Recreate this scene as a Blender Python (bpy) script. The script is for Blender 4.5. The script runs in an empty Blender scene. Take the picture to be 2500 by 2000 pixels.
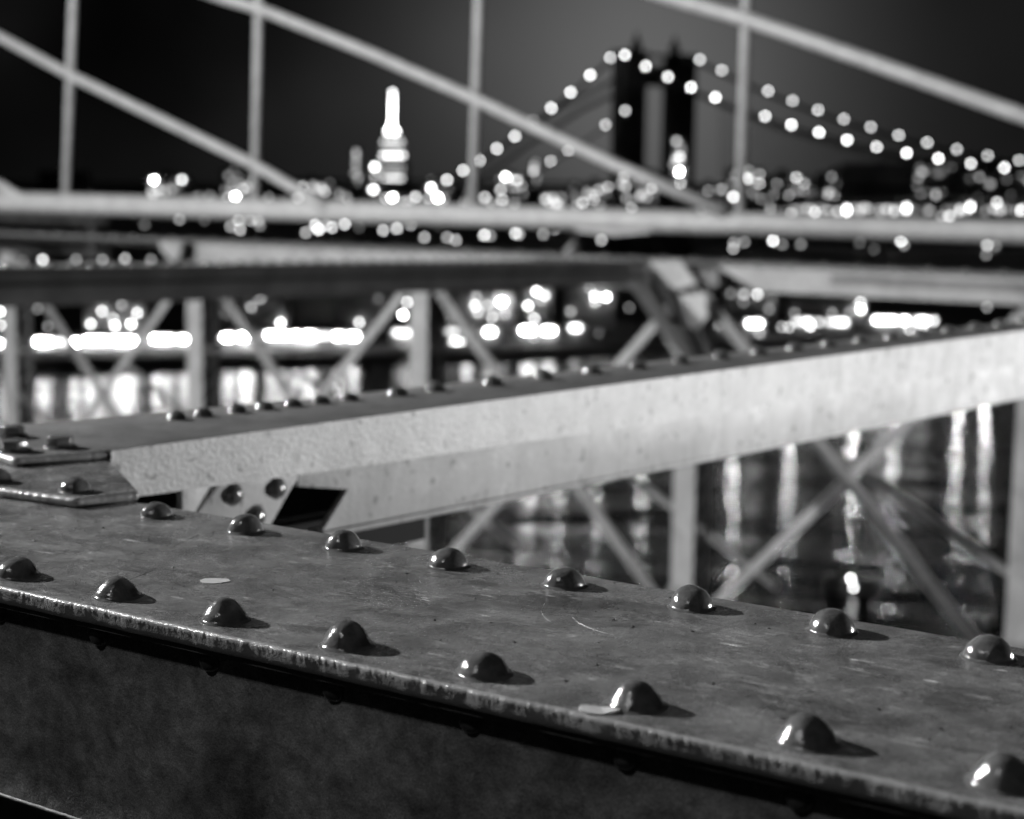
import bpy, bmesh, math, random
import numpy as np
from mathutils import Vector, Matrix, noise

random.seed(7)
SC = bpy.context.scene
COL = SC.collection

# ------------------------------------------------------------------ camera
FPX, YH, ROLL = 4000.0, 439.0, 0.012          # focal length in px of a 2500 px wide frame, horizon row, roll
TH = math.atan2(1000 - YH, FPX)
_r0 = np.array([1, 0, 0.]); _u0 = np.array([0, math.sin(TH), math.cos(TH)]); FW = np.array([0, math.cos(TH), -math.sin(TH)])
RT = math.cos(ROLL) * _r0 + math.sin(ROLL) * _u0
UP = math.cos(ROLL) * _u0 - math.sin(ROLL) * _r0
cam_d = bpy.data.cameras.new('camera')
cam = bpy.data.objects.new('camera', cam_d)
COL.objects.link(cam)
cam.matrix_world = Matrix(((RT[0], UP[0], -FW[0], 0), (RT[1], UP[1], -FW[1], 0), (RT[2], UP[2], -FW[2], 0), (0, 0, 0, 1)))
cam_d.sensor_width = 36.0
cam_d.sensor_fit = 'HORIZONTAL'
cam_d.lens = FPX * 36.0 / 2500.0
cam_d.clip_start = 0.05
cam_d.clip_end = 30000
cam_d.dof.use_dof = True
cam_d.dof.focus_distance = 1.30
cam_d.dof.aperture_fstop = 5.25
cam_d.dof.aperture_blades = 8
cam_d.dof.aperture_rotation = 0.35
SC.camera = cam

# ------------------------------------------------------------------ world, exposure
def ray(x, y): return FW + (x - 1250) / FPX * RT - (y - 1000) / FPX * UP
def unit(v): return v / np.linalg.norm(v)

W = bpy.data.worlds.new('World'); SC.world = W; W.use_nodes = True
nt = W.node_tree; nt.nodes.clear()
def wn(t, **k):
    n = nt.nodes.new(t)
    for a, b in k.items(): setattr(n, a, b)
    return n
def wmath(op, a, b=None, clamp=False):
    n = wn('ShaderNodeMath', operation=op); n.use_clamp = clamp
    for i, v in enumerate((a, b)):
        if v is None: continue
        if isinstance(v, (int, float)): n.inputs[i].default_value = v
        else: nt.links.new(v, n.inputs[i])
    return n.outputs[0]
tc = wn('ShaderNodeTexCoord')
def glow(px, py, sigma, amp):
    d = unit(ray(px, py))
    dot = wn('ShaderNodeVectorMath', operation='DOT_PRODUCT')
    nt.links.new(tc.outputs['Generated'], dot.inputs[0]); dot.inputs[1].default_value = tuple(d)
    t2 = wmath('MULTIPLY', wmath('SUBTRACT', 1.0, dot.outputs['Value']), 2.0)     # theta squared
    e = wmath('EXPONENT', wmath('MULTIPLY', t2, -1.0 / (2 * sigma * sigma)))
    return wmath('MULTIPLY', e, amp)
nz = wn('ShaderNodeTexNoise'); nz.inputs['Scale'].default_value = 5.0; nz.inputs['Detail'].default_value = 3.0
nt.links.new(tc.outputs['Generated'], nz.inputs['Vector'])
s = wmath('ADD', glow(1600, 260, 0.070, 0.088), glow(1500, -50, 0.060, 0.040))
s = wmath('ADD', s, glow(1800, 380, 0.13, 0.009))
s = wmath('ADD', s, glow(960, 300, 0.05, 0.008))
s = wmath('ADD', s, wmath('MULTIPLY', wmath('POWER', nz.outputs['Fac'], 3.0), 0.040))
s = wmath('ADD', s, 0.0005)
cmb = wn('ShaderNodeCombineColor')
for i in range(3): nt.links.new(s, cmb.inputs[i])
bg = wn('ShaderNodeBackground'); bg.inputs['Strength'].default_value = 1.0
nt.links.new(cmb.outputs[0], bg.inputs['Color'])
wo = wn('ShaderNodeOutputWorld'); nt.links.new(bg.outputs[0], wo.inputs['Surface'])

SC.view_settings.view_transform = 'Standard'
SC.view_settings.look = 'None'
SC.view_settings.exposure = 0.0
SC.view_settings.gamma = 1.0
SC.render.engine = 'CYCLES'
cy = SC.cycles
cy.use_adaptive_sampling = False
cy.use_denoising = True
cy.max_bounces = 5; cy.diffuse_bounces = 2; cy.glossy_bounces = 3
cy.caustics_reflective = False; cy.caustics_refractive = False
cy.sample_clamp_indirect = 4.0
cy.sample_clamp_direct = 0.0

# ------------------------------------------------------------------ bridge axes:  u along the walkway girder, w across the roadway
AA = 0.582
UA = np.array([math.cos(AA), -math.sin(AA), 0.]); WA = np.array([math.sin(AA), math.cos(AA), 0.]); ZA = np.array([0, 0, 1.])
def uw(u, w, z): return u * UA + w * WA + z * ZA
def onz(x, y, z): d = ray(x, y); return d * (z / d[2])
def onw(x, y, w): d = ray(x, y); return d * (w / (d @ WA))
def aty(x, y, Y): d = ray(x, y); return d * (Y / d[1])
BD = unit(WA + 0.16 * UA); BN = np.cross(BD, ZA); BO = onz(267, 1100, -.310)
def sn(s_, n_, z): return np.array([BO[0], BO[1], 0.]) + s_ * BD + n_ * BN + z * ZA

# ------------------------------------------------------------------ lamps that light the place
def point(name, loc, power, radius):
    l = bpy.data.lights.new(name, 'POINT'); l.energy = power; l.shadow_soft_size = radius
    o = bpy.data.objects.new(name, l); o.location = tuple(loc); COL.objects.link(o); return o
point('walkway_lamp_light', uw(-8.7, 0.45, 3.15), 5400, 0.09)
point('roadway_lamp_light', uw(1.5, 4.2, -0.50), 440, 0.10)
point('truss_lamp_light', uw(-9.8, 2.6, -1.6), 700, 0.12)
point('rear_walkway_lamp_light', uw(-1.5, -3.1, 4.3), 105, 0.22)

# ------------------------------------------------------------------ materials (all neutral: the photograph is black and white)
def mat(name, col=0.3, rough=0.5, metal=0.0, bump=None, mottling=None, rspread=0.0, specks=False, coat=0.0, spec=0.5, wear=None):
    m = bpy.data.materials.new(name); m.use_nodes = True
    t = m.node_tree; b = t.nodes['Principled BSDF']
    b.inputs['Roughness'].default_value = rough; b.inputs['Metallic'].default_value = metal
    b.inputs['Base Color'].default_value = (col, col, col, 1)
    b.inputs['Specular IOR Level'].default_value = spec
    b.inputs['Coat Weight'].default_value = coat; b.inputs['Coat Roughness'].default_value = 0.12
    geo = t.nodes.new('ShaderNodeNewGeometry')
    def noise_(scale, detail=4, rg=0.55, dist=0.0, vec=None):
        n = t.nodes.new('ShaderNodeTexNoise'); n.inputs['Scale'].default_value = scale
        n.inputs['Detail'].default_value = detail; n.inputs['Roughness'].default_value = rg; n.inputs['Distortion'].default_value = dist
        t.links.new(vec or geo.outputs['Position'], n.inputs['Vector']); return n.outputs['Fac']
    def M(op, a, b_=None, clamp=False):
        n = t.nodes.new('ShaderNodeMath'); n.operation = op; n.use_clamp = clamp
        for i, v in enumerate((a, b_)):
            if v is None: continue
            if isinstance(v, (int, float)): n.inputs[i].default_value = v
            else: t.links.new(v, n.inputs[i])
        return n.outputs[0]
    def ramp(fac, a, b_, lo, hi):
        n = t.nodes.new('ShaderNodeMapRange'); t.links.new(fac, n.inputs[0])
        n.inputs[1].default_value = a; n.inputs[2].default_value = b_; n.inputs[3].default_value = lo; n.inputs[4].default_value = hi
        return n.outputs[0]
    val = None
    if mottling:                                  # list of (scale, detail, amount, lo, hi)
        for sc, de, am, lo, hi in mottling:
            f = ramp(noise_(sc, de, 0.62, 0.4), lo, hi, 1 - am, 1 + am)
            val = f if val is None else M('MULTIPLY', val, f)
        val = M('MULTIPLY', val, col)
        if wear:
            val = wear(t, geo, noise_, M, ramp, val)
        c = t.nodes.new('ShaderNodeCombineColor')
        for i in range(3): t.links.new(val, c.inputs[i])
        t.links.new(c.outputs[0], b.inputs['Base Color'])
    if rspread:
        r = ramp(noise_(14, 5, 0.65, 0.6), 0.35, 0.68, rough - rspread, rough + rspread)
        t.links.new(r, b.inputs['Roughness'])
    if bump:                                      # list of (scale, detail, height in metres)
        h = None
        for sc, de, hh in bump:
            f = M('MULTIPLY', noise_(sc, de), hh)
            h = f if h is None else M('ADD', h, f)
        bn = t.nodes.new('ShaderNodeBump'); bn.inputs['Strength'].default_value = 1.0; bn.inputs['Distance'].default_value = 1.0
        t.links.new(h, bn.inputs['Height']); t.links.new(bn.outputs[0], b.inputs['Normal'])
        if coat: t.links.new(bn.outputs[0], b.inputs['Coat Normal'])
    return m
def emit(name, strength):
    m = bpy.data.materials.new(name); m.use_nodes = True; t = m.node_tree; t.nodes.clear()
    e = t.nodes.new('ShaderNodeEmission'); e.inputs['Strength'].default_value = strength; e.inputs['Color'].default_value = (1, 1, 1, 1)
    o = t.nodes.new('ShaderNodeOutputMaterial'); t.links.new(e.outputs[0], o.inputs[0])
    if name.startswith('lamp_glow') and strength < 60: m.cycles.emission_sampling = 'NONE'
    return m

def plate_wear(t, geo, noise_, M, ramp, val):
    # stretch along the girder so that scuffs and run-off marks lie lengthwise
    mp = t.nodes.new('ShaderNodeMapping'); mp.vector_type = 'TEXTURE'
    mp.inputs['Rotation'].default_value = (0, 0, -AA); mp.inputs['Scale'].default_value = (3.2, 1.0, 1.0)
    t.links.new(geo.outputs['Position'], mp.inputs['Vector'])
    v = mp.outputs['Vector']
    scuff = ramp(noise_(150, 8, 0.78, 0.3, v), 0.55, 0.66, 0.0, 1.0)
    area = ramp(noise_(9, 3, 0.6, 0.5, v), 0.42, 0.62, 0.15, 1.0)
    val = M('MULTIPLY', val, M('ADD', 1.0, M('MULTIPLY', M('MULTIPLY', scuff, area), 2.0)))
    blot = ramp(noise_(28, 5, 0.7, 1.2, v), 0.60, 0.63, 0.0, 1.0)
    val = M('MULTIPLY', val, M('ADD', 1.0, M('MULTIPLY', blot, 0.42)))
    dark = ramp(noise_(17, 6, 0.72, 0.8, v), 0.38, 0.44, 0.62, 1.0)
    spot = ramp(noise_(75, 2, 0.5, 0.2, v), 0.715, 0.735, 0.0, 1.0)
    val = M('MULTIPLY', val, M('ADD', 1.0, M('MULTIPLY', spot, 1.2)))
    return M('MULTIPLY', val, dark)

M_PLATE = mat('worn_gloss_paint', 0.175, 0.28, spec=0.9, mottling=[(22, 6, .38, .35, .65), (240, 6, .32, .3, .7), (1000, 3, .70, .3, .7)], rspread=0.17, coat=.4,
              bump=[(60, 3, .00050), (420, 4, .00022), (1500, 2, .00009)], wear=plate_wear)
M_EDGE = mat('flame_cut_edge_paint', 0.31, 0.28, spec=.8, mottling=[(60, 4, .2, .3, .7)], bump=[(700, 3, .0004)])
M_RIVET = mat('rivet_gloss_paint', 0.12, 0.17, spec=1.0, mottling=[(120, 5, .25, .35, .65)], bump=[(170, 3, .0006), (900, 3, .00010)])
M_WEB = mat('lifted_web_paint', 0.38, 0.55, mottling=[(9, 7, .55, .35, .65), (70, 6, .40, .3, .7), (800, 3, .40, .3, .7)], bump=[(40, 6, .0030), (420, 4, .0007)], spec=.7)  # base colour lifted in place of light on the girder's side
def streak_wear(t, geo, noise_, M, ramp, val):
    mp = t.nodes.new('ShaderNodeMapping'); mp.inputs['Scale'].default_value = (1, 1, .12)
    t.links.new(geo.outputs['Position'], mp.inputs['Vector'])
    run = ramp(noise_(38, 4, 0.6, 0.1, mp.outputs['Vector']), 0.48, 0.70, 1.0, 0.84)
    spot = ramp(noise_(62, 2, 0.4, 0.1), 0.645, 0.69, 1.0, 0.58)
    return M('MULTIPLY', M('MULTIPLY', val, run), spot)
M_BFACE = mat('pale_orange_peel_paint', 0.58, 0.40, mottling=[(6, 4, .07, .35, .65), (30, 5, .09, .35, .65), (90, 3, .05, .3, .7)],
              bump=[(210, 2, .0011), (520, 3, .00035)], wear=streak_wear)
M_BWEB = mat('pale_web_paint', 0.60, 0.5, mottling=[(5, 4, .12, .35, .65), (22, 5, .12, .50, .72)], bump=[(160, 3, .0006)], wear=streak_wear)
M_BTOP = mat('dark_top_paint', 0.15, 0.40, mottling=[(18, 5, .2, .35, .65), (200, 4, .2, .3, .7)], bump=[(200, 4, .0003)], rspread=0.1)
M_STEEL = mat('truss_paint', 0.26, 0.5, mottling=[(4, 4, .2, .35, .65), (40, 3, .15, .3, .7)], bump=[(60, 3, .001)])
M_STEELM = mat('truss_paint_mid', 0.16, 0.5, mottling=[(4, 4, .25, .35, .65), (40, 3, .2, .3, .7)])  # darker, more mottled copy of the truss paint
M_STEELD = mat('shaded_side_paint', 0.12, 0.55, mottling=[(4, 4, .25, .35, .65)])  # darker copy of the truss paint, shade put into its colour
M_ROPE = mat('wire_rope_paint', 0.35, 0.5, mottling=[(9, 3, .12, .35, .65)])
M_DARK = mat('dark_silhouette_steel', 0.05, 0.7, mottling=[(.1, 3, .3, .35, .65)])
M_BLD = mat('night_masonry', 0.10, 0.8, mottling=[(.05, 4, .4, .35, .65)])
M_GREY = mat('waterfront_masonry', 0.35, 0.8, mottling=[(.12, 4, .5, .35, .65)])
M_GROUND = mat('city_ground', 0.10, 0.9, mottling=[(.03, 5, .5, .35, .65)])
M_FLAKE = mat('pale_flake', 0.62, 0.35, mottling=[(90, 3, .1, .35, .65)])
M_GRIT = mat('dark_grit', 0.06, 0.6)
EM = {}
def em(b):
    b = round(b, 2)
    if b not in EM: EM[b] = emit('lamp_glow_%d' % int(b * 100), 20.0 * (b ** 2.1))
    return EM[b]

# water
m = bpy.data.materials.new('river_water'); m.use_nodes = True; t = m.node_tree; b = t.nodes['Principled BSDF']
b.inputs['Base Color'].default_value = (.003, .003, .003, 1); b.inputs['Roughness'].default_value = 0.15; b.inputs['IOR'].default_value = 1.33
g = t.nodes.new('ShaderNodeNewGeometry')
mp = t.nodes.new('ShaderNodeMapping'); t.links.new(g.outputs['Position'], mp.inputs['Vector']); mp.inputs['Scale'].default_value = (0.5, 1.4, 1.0)
n1 = t.nodes.new('ShaderNodeTexNoise'); n1.inputs['Scale'].default_value = 0.35; n1.inputs['Detail'].default_value = 4; n1.inputs['Roughness'].default_value = 0.6
t.links.new(mp.outputs[0], n1.inputs['Vector'])
n2_ = t.nodes.new('ShaderNodeTexNoise'); n2_.inputs['Scale'].default_value = 0.09; n2_.inputs['Detail'].default_value = 2
t.links.new(mp.outputs[0], n2_.inputs['Vector'])
ad = t.nodes.new('ShaderNodeMath'); ad.operation = 'MULTIPLY_ADD'; t.links.new(n2_.outputs['Fac'], ad.inputs[0]); ad.inputs[1].default_value = 4.0; t.links.new(n1.outputs['Fac'], ad.inputs[2])
bp = t.nodes.new('ShaderNodeBump'); bp.inputs['Strength'].default_value = 1.0; bp.inputs['Distance'].default_value = 0.22
t.links.new(ad.outputs[0], bp.inputs['Height']); t.links.new(bp.outputs[0], b.inputs['Normal'])
M_WATER = m

# ------------------------------------------------------------------ mesh helpers
class MB:
    def __init__(s): s.v = []; s.f = []
    def add(s, vs, fs):
        o = len(s.v); s.v += [tuple(map(float, x)) for x in vs]; s.f += [tuple(i + o for i in f) for f in fs]
    def hexa(s, a, b_):          # a: 4 corners, b_: 4 matching corners
        s.add(list(a) + list(b_), [(3, 2, 1, 0), (4, 5, 6, 7), (0, 1, 5, 4), (1, 2, 6, 5), (2, 3, 7, 6), (3, 0, 4, 7)])
    def box(s, o, a, b_, c):      # origin + three edge vectors
        o, a, b_, c = map(np.asarray, (o, a, b_, c))
        s.hexa([o, o + a, o + a + b_, o + b_], [o + c, o + a + c, o + a + b_ + c, o + b_ + c])
    def prism(s, poly, off):
        n = len(poly); p = [np.asarray(q, float) for q in poly]; off = np.asarray(off)
        s.add(p + [q + off for q in p], [tuple(range(n))[::-1], tuple(range(n, 2 * n))] + [(i, (i + 1) % n, n + (i + 1) % n, n + i) for i in range(n)])
    def tube(s, pts, r, seg=10, caps=True):
        pts = [np.asarray(p, float) for p in pts]; rings = []
        for i, p in enumerate(pts):
            d = unit(pts[min(i + 1, len(pts) - 1)] - pts[max(i - 1, 0)])
            a = np.cross(d, [0, 0, 1.]); a = np.cross(d, [1., 0, 0]) if np.linalg.norm(a) < .05 else a
            a = unit(a); b_ = np.cross(d, a); rr = r[i] if hasattr(r, '__len__') else r
            rings.append([p + rr * (math.cos(q) * a + math.sin(q) * b_) for q in [2 * math.pi * k / seg for k in range(seg)]])
        vs = [x for rg in rings for x in rg]; fs = []
        for i in range(len(pts) - 1):
            for k in range(seg): fs.append((i * seg + k, i * seg + (k + 1) % seg, (i + 1) * seg + (k + 1) % seg, (i + 1) * seg + k))
        if caps: fs += [tuple(range(seg))[::-1], tuple(range((len(pts) - 1) * seg, len(pts) * seg))]
        s.add(vs, fs)
    def bar(s, p, q, wid, dep, side):    # rectangular bar from p to q; side = direction of the depth
        p, q, side = np.asarray(p, float), np.asarray(q, float), unit(np.asarray(side, float))
        d = unit(q - p); x = unit(np.cross(d, side)) * wid / 2; y = side * dep
        s.hexa([p - x, p + x, p + x + y, p - x + y], [q - x, q + x, q + x + y, q - x + y])
    def mesh(s, name, material, smooth=False, bevel=0):
        me = bpy.data.meshes.new(name); me.from_pydata(s.v, [], s.f)
        bm = bmesh.new(); bm.from_mesh(me); bmesh.ops.recalc_face_normals(bm, faces=bm.faces)
        if bevel:
            bmesh.ops.bevel(bm, geom=[e for e in bm.edges], offset=bevel, segments=2, profile=.5, affect='EDGES', clamp_overlap=True)
        bm.to_mesh(me); bm.free()
        me.materials.append(material)
        if smooth or bevel:
            me.polygons.foreach_set('use_smooth', [True] * len(me.polygons))
            if bevel:
                try: me.set_sharp_from_angle(angle=math.radians(50))
                except Exception: pass
        return me
    def build(s, name, material, parent=None, smooth=False, bevel=0):
        return link(name, s.mesh(name, material, smooth, bevel), parent)
def link(name, me, parent=None, loc=(0, 0, 0), rz=0):
    o = bpy.data.objects.new(name, me); COL.objects.link(o)
    if parent is not None:
        o.parent = parent
        o.location = Vector(loc) - Vector(parent.location)
    else: o.location = loc
    o.rotation_euler = (0, 0, rz)
    return o
def thing(name, label, cat, loc=(0, 0, 0), group=None):
    o = bpy.data.objects.new(name, None); o.location = tuple(loc); o.empty_display_size = .2; COL.objects.link(o)
    o['label'] = label; o['category'] = cat
    if group: o['group'] = group
    return o
def tag(o, label, cat, group=None):
    o['label'] = label; o['category'] = cat
    if group: o['group'] = group
    return o
def part(mb, name, material, parent, **k):          # geometry given in world metres, parent may stand anywhere
    L = np.array(parent.location)
    mb.v = [tuple(np.array(v) - L) for v in mb.v]
    o = link(name, mb.mesh(name, material, **k)); o.parent = parent
    return o

# ------------------------------------------------------------------ setting: water, land, roadway
def struct(mb, name, material, kind='structure'):
    o = mb.build(name, material); o['kind'] = kind; return o
def shore(x):        # distance of the far river bank for a column of the picture
    return float(np.interp(x, [-3000, 0, 750, 1300, 2000, 2500, 6000], [330, 355, 367, 386, 420, 440, 520]))
mb = MB()
mb.add([(-3000, -300, -40), (3000, -300, -40), (6000, 9000, -40), (-6000, 9000, -40)], [(0, 1, 2, 3)])
struct(mb, 'river_water', M_WATER)
mb = MB()
line = [aty(x, 900, shore(x) - 13) for x in (-3000, -800, 0, 400, 750, 1300, 1700, 2000, 2500, 4000, 6000)]
front = [(p[0], p[1], -38.5) for p in line]
poly = front + [(9000, 9000, -38.5), (-9000, 9000, -38.5)]
mb.prism(poly, (0, 0, -2.5))
struct(mb, 'far_shore_ground', M_GROUND)
mb = MB(); mb.prism([uw(-40, 1.6, -5.2), uw(12, 1.6, -5.2), uw(12, 9.7, -5.2), uw(-40, 9.7, -5.2)], (0, 0, -.4))
struct(mb, 'roadway', mat('asphalt', 0.05, 0.85, mottling=[(3, 4, .3, .35, .65)], bump=[(60, 3, .004)]))

# ------------------------------------------------------------------ walkway girder (foreground)
GZ = -.33                       # top of its flange plate
gird = thing('riveted_girder', 'riveted steel girder with scuffed top plate running across the foreground', 'girder', uw(-.7, 1.0, GZ))
U0, U1 = -2.4, 0.35
def top_plate():
    t_ = .0142; rng = random.Random(3)
    us = np.arange(U0, U1, .00075)
    prof = []                  # (w offset from the near edge, z offset, amount of torch-cut raggedness)
    prof += [(.0058, 0, 0), (.0042, -.0001, .1), (.0028, -.0004, .45), (.0015, -.0010, .8), (.0006, -.0020, 1), (.0001, -.0035, 1), (0, -.0052, .6), (0, -.0070, .3), (0, -.0095, .12), (.0002, -.0125, .08), (.0012, -.0142, .05)]
    rows = []
    for u in us:
        c = []
        for i, (wo_, zo, am) in enumerate(prof):
            n = .6 * noise.noise((u * 430 + zo * 260, zo * 150, 1.7)) + .55 * noise.noise((u * 270 + zo * 120, zo * 240, 6.7)); n2 = noise.noise((u * 900, zo * 500, 9.)); n3 = noise.noise((u * 24, 0, 4.))
            tooth = n * (.55 + .9 * max(0, .4 + noise.noise((u * 28, 0, 11.))))
            dw = am * (.00085 * tooth + .0003 * n2) + .0009 * n3 + .0004 * noise.noise((u * 80, 0, 2.))
            dz = -am * .0007 * max(0, -tooth) if zo > -.005 else 0
            c.append(uw(u, .8505 + wo_ + dw, GZ + zo + dz))
        rows.append(c)
    mb = MB(); k = len(prof); vs = [p for r in rows for p in r]; fs = []
    for i in range(len(us) - 1):
        for j in range(k - 1): fs.append((i * k + j, (i + 1) * k + j, (i + 1) * k + j + 1, i * k + j + 1))
    mb.add(vs, fs)
    e = part(mb, 'plate_edge', M_EDGE, gird, smooth=True)
    e.data.materials.append(M_PLATE); mi = [1 if (q % (k - 1)) < 2 else 0 for q in range(len(e.data.polygons))]
    e.data.polygons.foreach_set('material_index', mi)
    e['label'] = 'ragged torch-cut near edge of the top plate'
    # flat top: starts exactly where the edge strip stops
    mb = MB(); step = 4
    a = [r[0] for r in rows[::step]] + [rows[-1][0]]
    b_ = [uw(float(np.clip(u, U0, U1)), 1.1600, GZ) for u in list(us[::step]) + [us[-1]]]
    c = [x + np.array([0, 0, -.0008]) + .0012 * WA for x in b_]
    d = [x + np.array([0, 0, -.0142]) for x in c]
    e_ = [uw(float(u), .8520, GZ - .0142) for u in list(us[::step]) + [us[-1]]]
    n = len(a); rr = [a, b_, c, d, e_]
    vs = [p for r in rr for p in r]; fs = []
    for j in range(4):
        for i in range(n - 1): fs.append((j * n + i, j * n + i + 1, (j + 1) * n + i + 1, (j + 1) * n + i))
    mb.add(vs, fs); part(mb, 'top_plate', M_PLATE, gird)
top_plate()
def strip(z0, z1, w0, w1, name, material, **k):
    mb = MB(); mb.box(uw(U0, w0, z0), (U1 - U0) * UA, (w1 - w0) * WA, (z1 - z0) * ZA); return part(mb, name, material, gird, **k)
strip(-.3500, -.3445, .8565, 1.155, 'doubler_plate', M_EDGE)
strip(-.5185, -.3504, .8720, .8830, 'web_plate', M_WEB)
mb = MB(); us = np.arange(U0, U1, .004); k = 5
vs = []
for u in us:
    for q in range(k):
        a = math.pi * q / (k - 1) - math.pi / 2
        vs.append(uw(u, .8690 - .0018 * math.cos(a) + .0008 * noise.noise((u * 120, q, 0)), -.5183 + .0018 * math.sin(a) + .0006 * noise.noise((u * 200, q, 5))))
mb.add(vs, [(i * k + j, (i + 1) * k + j, (i + 1) * k + j + 1, i * k + j + 1) for i in range(len(us) - 1) for j in range(k - 1)])
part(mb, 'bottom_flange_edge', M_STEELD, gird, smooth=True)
strip(-1.10, -.5220, .905, .915, 'lower_dark_sheet', mat('painted_dark', .02, .8))  # near-black sheet put in for the darkness below the web

def rivet_mesh(r, h, seed, cone=0.0, seg=40):
    """button-head rivet: domed head, faint flat shoulders, a bead of paint round its foot"""
    prof = []
    for i in range(17):
        a = math.pi / 2 * i / 16
        rr = r * math.cos(a); zz = h * math.sin(a)
        rr = rr * (1 - cone * math.sin(2 * a) * .20)
        prof.append((rr, zz + .0012))
    prof = [(r * 1.17, -.0004), (r * 1.12, .0005), (r * 1.05, .0009)] + prof[:-1]
    mb = MB(); vs = []; k = len(prof)
    for q in range(seg):
        a = 2 * math.pi * q / seg
        for (rr, zz) in prof:
            n = noise.noise((math.cos(a) * rr * 75 + seed * 3.1, math.sin(a) * rr * 75, zz * 75)); n2 = noise.noise((math.cos(a) * rr * 260, math.sin(a) * rr * 260 + seed, zz * 260))
            f = 1 + .055 * n + .012 * n2
            vs.append((math.cos(a) * rr * f, math.sin(a) * rr * f, zz * (1 + .07 * n)))
    fs = [(q * k + j, ((q + 1) % seg) * k + j, ((q + 1) % seg) * k + j + 1, q * k + j + 1) for q in range(seg) for j in range(k - 1)]
    vs.append((0, 0, prof[-1][1] + (h + .0012 - prof[-1][1]))); top = len(vs) - 1
    fs += [(q * k + k - 1, ((q + 1) % seg) * k + k - 1, top) for q in range(seg)]
    mb.add(vs, fs); return mb.mesh('rivet', M_RIVET, smooth=True)
RIV = [rivet_mesh(.0172 + .0003 * (s_ % 3 - 1), .0148 * (.93 + .05 * (s_ * 5 % 4)), s_, .05 + .1 * (s_ % 4)) for s_ in range(8)]
RIVN = [rivet_mesh(.0180 + .0004 * (s_ % 3 - 1), .0152 * (.93 + .05 * (s_ * 3 % 4)), s_ + 10, .35 + .15 * (s_ % 4)) for s_ in range(8)]
def rivet(me, P, parent, normal=(0, 0, 1), rz=0.0, sc=1.0, name='rivet'):
    o = bpy.data.objects.new(name, me); COL.objects.link(o); o.parent = parent
    q = Vector(normal).to_track_quat('Z', 'Y') if tuple(normal) != (0, 0, 1) else None
    o.location = Vector(tuple(P)) - Vector(parent.location)
    o.rotation_mode = 'QUATERNION'
    qz = Matrix.Rotation(rz, 4, 'Z').to_quaternion()
    o.rotation_quaternion = (q @ qz) if q else qz
    o.scale = (sc, sc, sc); return o
for i in range(11):
    rivet(RIV[i * 3 % 8], uw(-1.154 + .1171 * i, 1.1237 + random.uniform(-.0012, .0012), GZ), gird, rz=i * 1.7, sc=.93 if i == 0 else 1)
for i in range(-1, 12):
    rivet(RIVN[i * 3 % 8], uw(-1.0713 + .1172 * i, .8837 + random.uniform(-.0012, .0012), GZ), gird, rz=i * 2.3)
for i in range(-2, 12):
    rivet(RIV[i * 3 % 8], uw(-1.080 + .1190 * i, .8742, -.3600), gird, normal=tuple(-WA), rz=i, sc=.58)

# small loose things on the girder
def flake(px, py, a, b_, rot, name, label, cat, th=.0012, bend=.0008):
    P = onz(px, py, GZ); mb = MB(); n = 28; vs = []
    for q in range(n):
        an = 2 * math.pi * q / n; rr = 1 + .10 * math.sin(2 * an + 1) + .06 * math.sin(3 * an) + (.16 if 'chip' in name else .02) * noise.noise((math.cos(an) * 3, math.sin(an) * 3, px))
        x, y = a * rr * math.cos(an), b_ * rr * math.sin(an)
        c = P + (x * math.cos(rot) - y * math.sin(rot)) * UA + (x * math.sin(rot) + y * math.cos(rot)) * WA
        vs.append(c + ZA * .0002)
    top = [v + ZA * (th + bend * math.cos(4 * math.pi * i / n)) for i, v in enumerate(vs)]
    mb.add(vs + top, [tuple(range(n))[::-1], tuple(range(n, 2 * n))] + [(i, (i + 1) % n, n + (i + 1) % n, n + i) for i in range(n)])
    return tag(mb.build(name, M_FLAKE, smooth=False), label, cat)
flake(1462, 1736, .0118, .0080, .30, 'leaf', 'pale oval leaf lying against the foot of a near-row rivet on the girder', 'leaf')
flake(524, 1419, .0112, .0095, .5, 'paint_chip', 'flat pale paint chip lying alone between the two rivet rows', 'paint chip', th=.0003, bend=.0)
mb = MB(); rg = random.Random(21)
for i in range(150):
    u = rg.uniform(-1.4, -.1); w_ = rg.uniform(.865, 1.155); r = rg.choice((.0004, .0006, .0006, .0009, .0013))
    P = uw(u, w_, GZ + r * .3); vs = []
    for (x, y, z) in ((1, 0, 0), (0, 1, 0), (-1, 0, 0), (0, -1, 0), (0, 0, .8), (0, 0, -.6)):
        vs.append(P + r * rg.uniform(.6, 1.3) * np.array([x * 1.5, y, z]))
    mb.add(vs, [(0, 1, 4), (1, 2, 4), (2, 3, 4), (3, 0, 4), (1, 0, 5), (2, 1, 5), (3, 2, 5), (0, 3, 5)])
o = mb.build('grit', M_GRIT); o['kind'] = 'stuff'; o['label'] = 'dark grit scattered over the top plate'
# hairline scratches ploughed in the paint (raised burr of bright paint)
def scratch(pts, r=.00011):
    mb = MB(); P = [onz(x, y, GZ) + ZA * .00008 for x, y in pts]
    Q = []
    for i in range(len(P) - 1):
        for k_ in range(6): Q.append(P[i] + (P[i + 1] - P[i]) * k_ / 6)
    Q.append(P[-1]); mb.tube(Q, r, 5); return mb
for pts in ([(1330, 1473), (1321, 1490), (1325, 1502), (1334, 1512), (1345, 1519)], [(1397, 1506), (1412, 1521), (1440, 1534), (1470, 1544), (1500, 1551)],
            [(320, 1414), (345, 1404), (375, 1392)], [(415, 1338), (450, 1322), (485, 1305)]):
    o = part(scratch(pts), 'scratch', M_FLAKE if pts[0][0] > 1000 else M_GRIT, gird)

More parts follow.
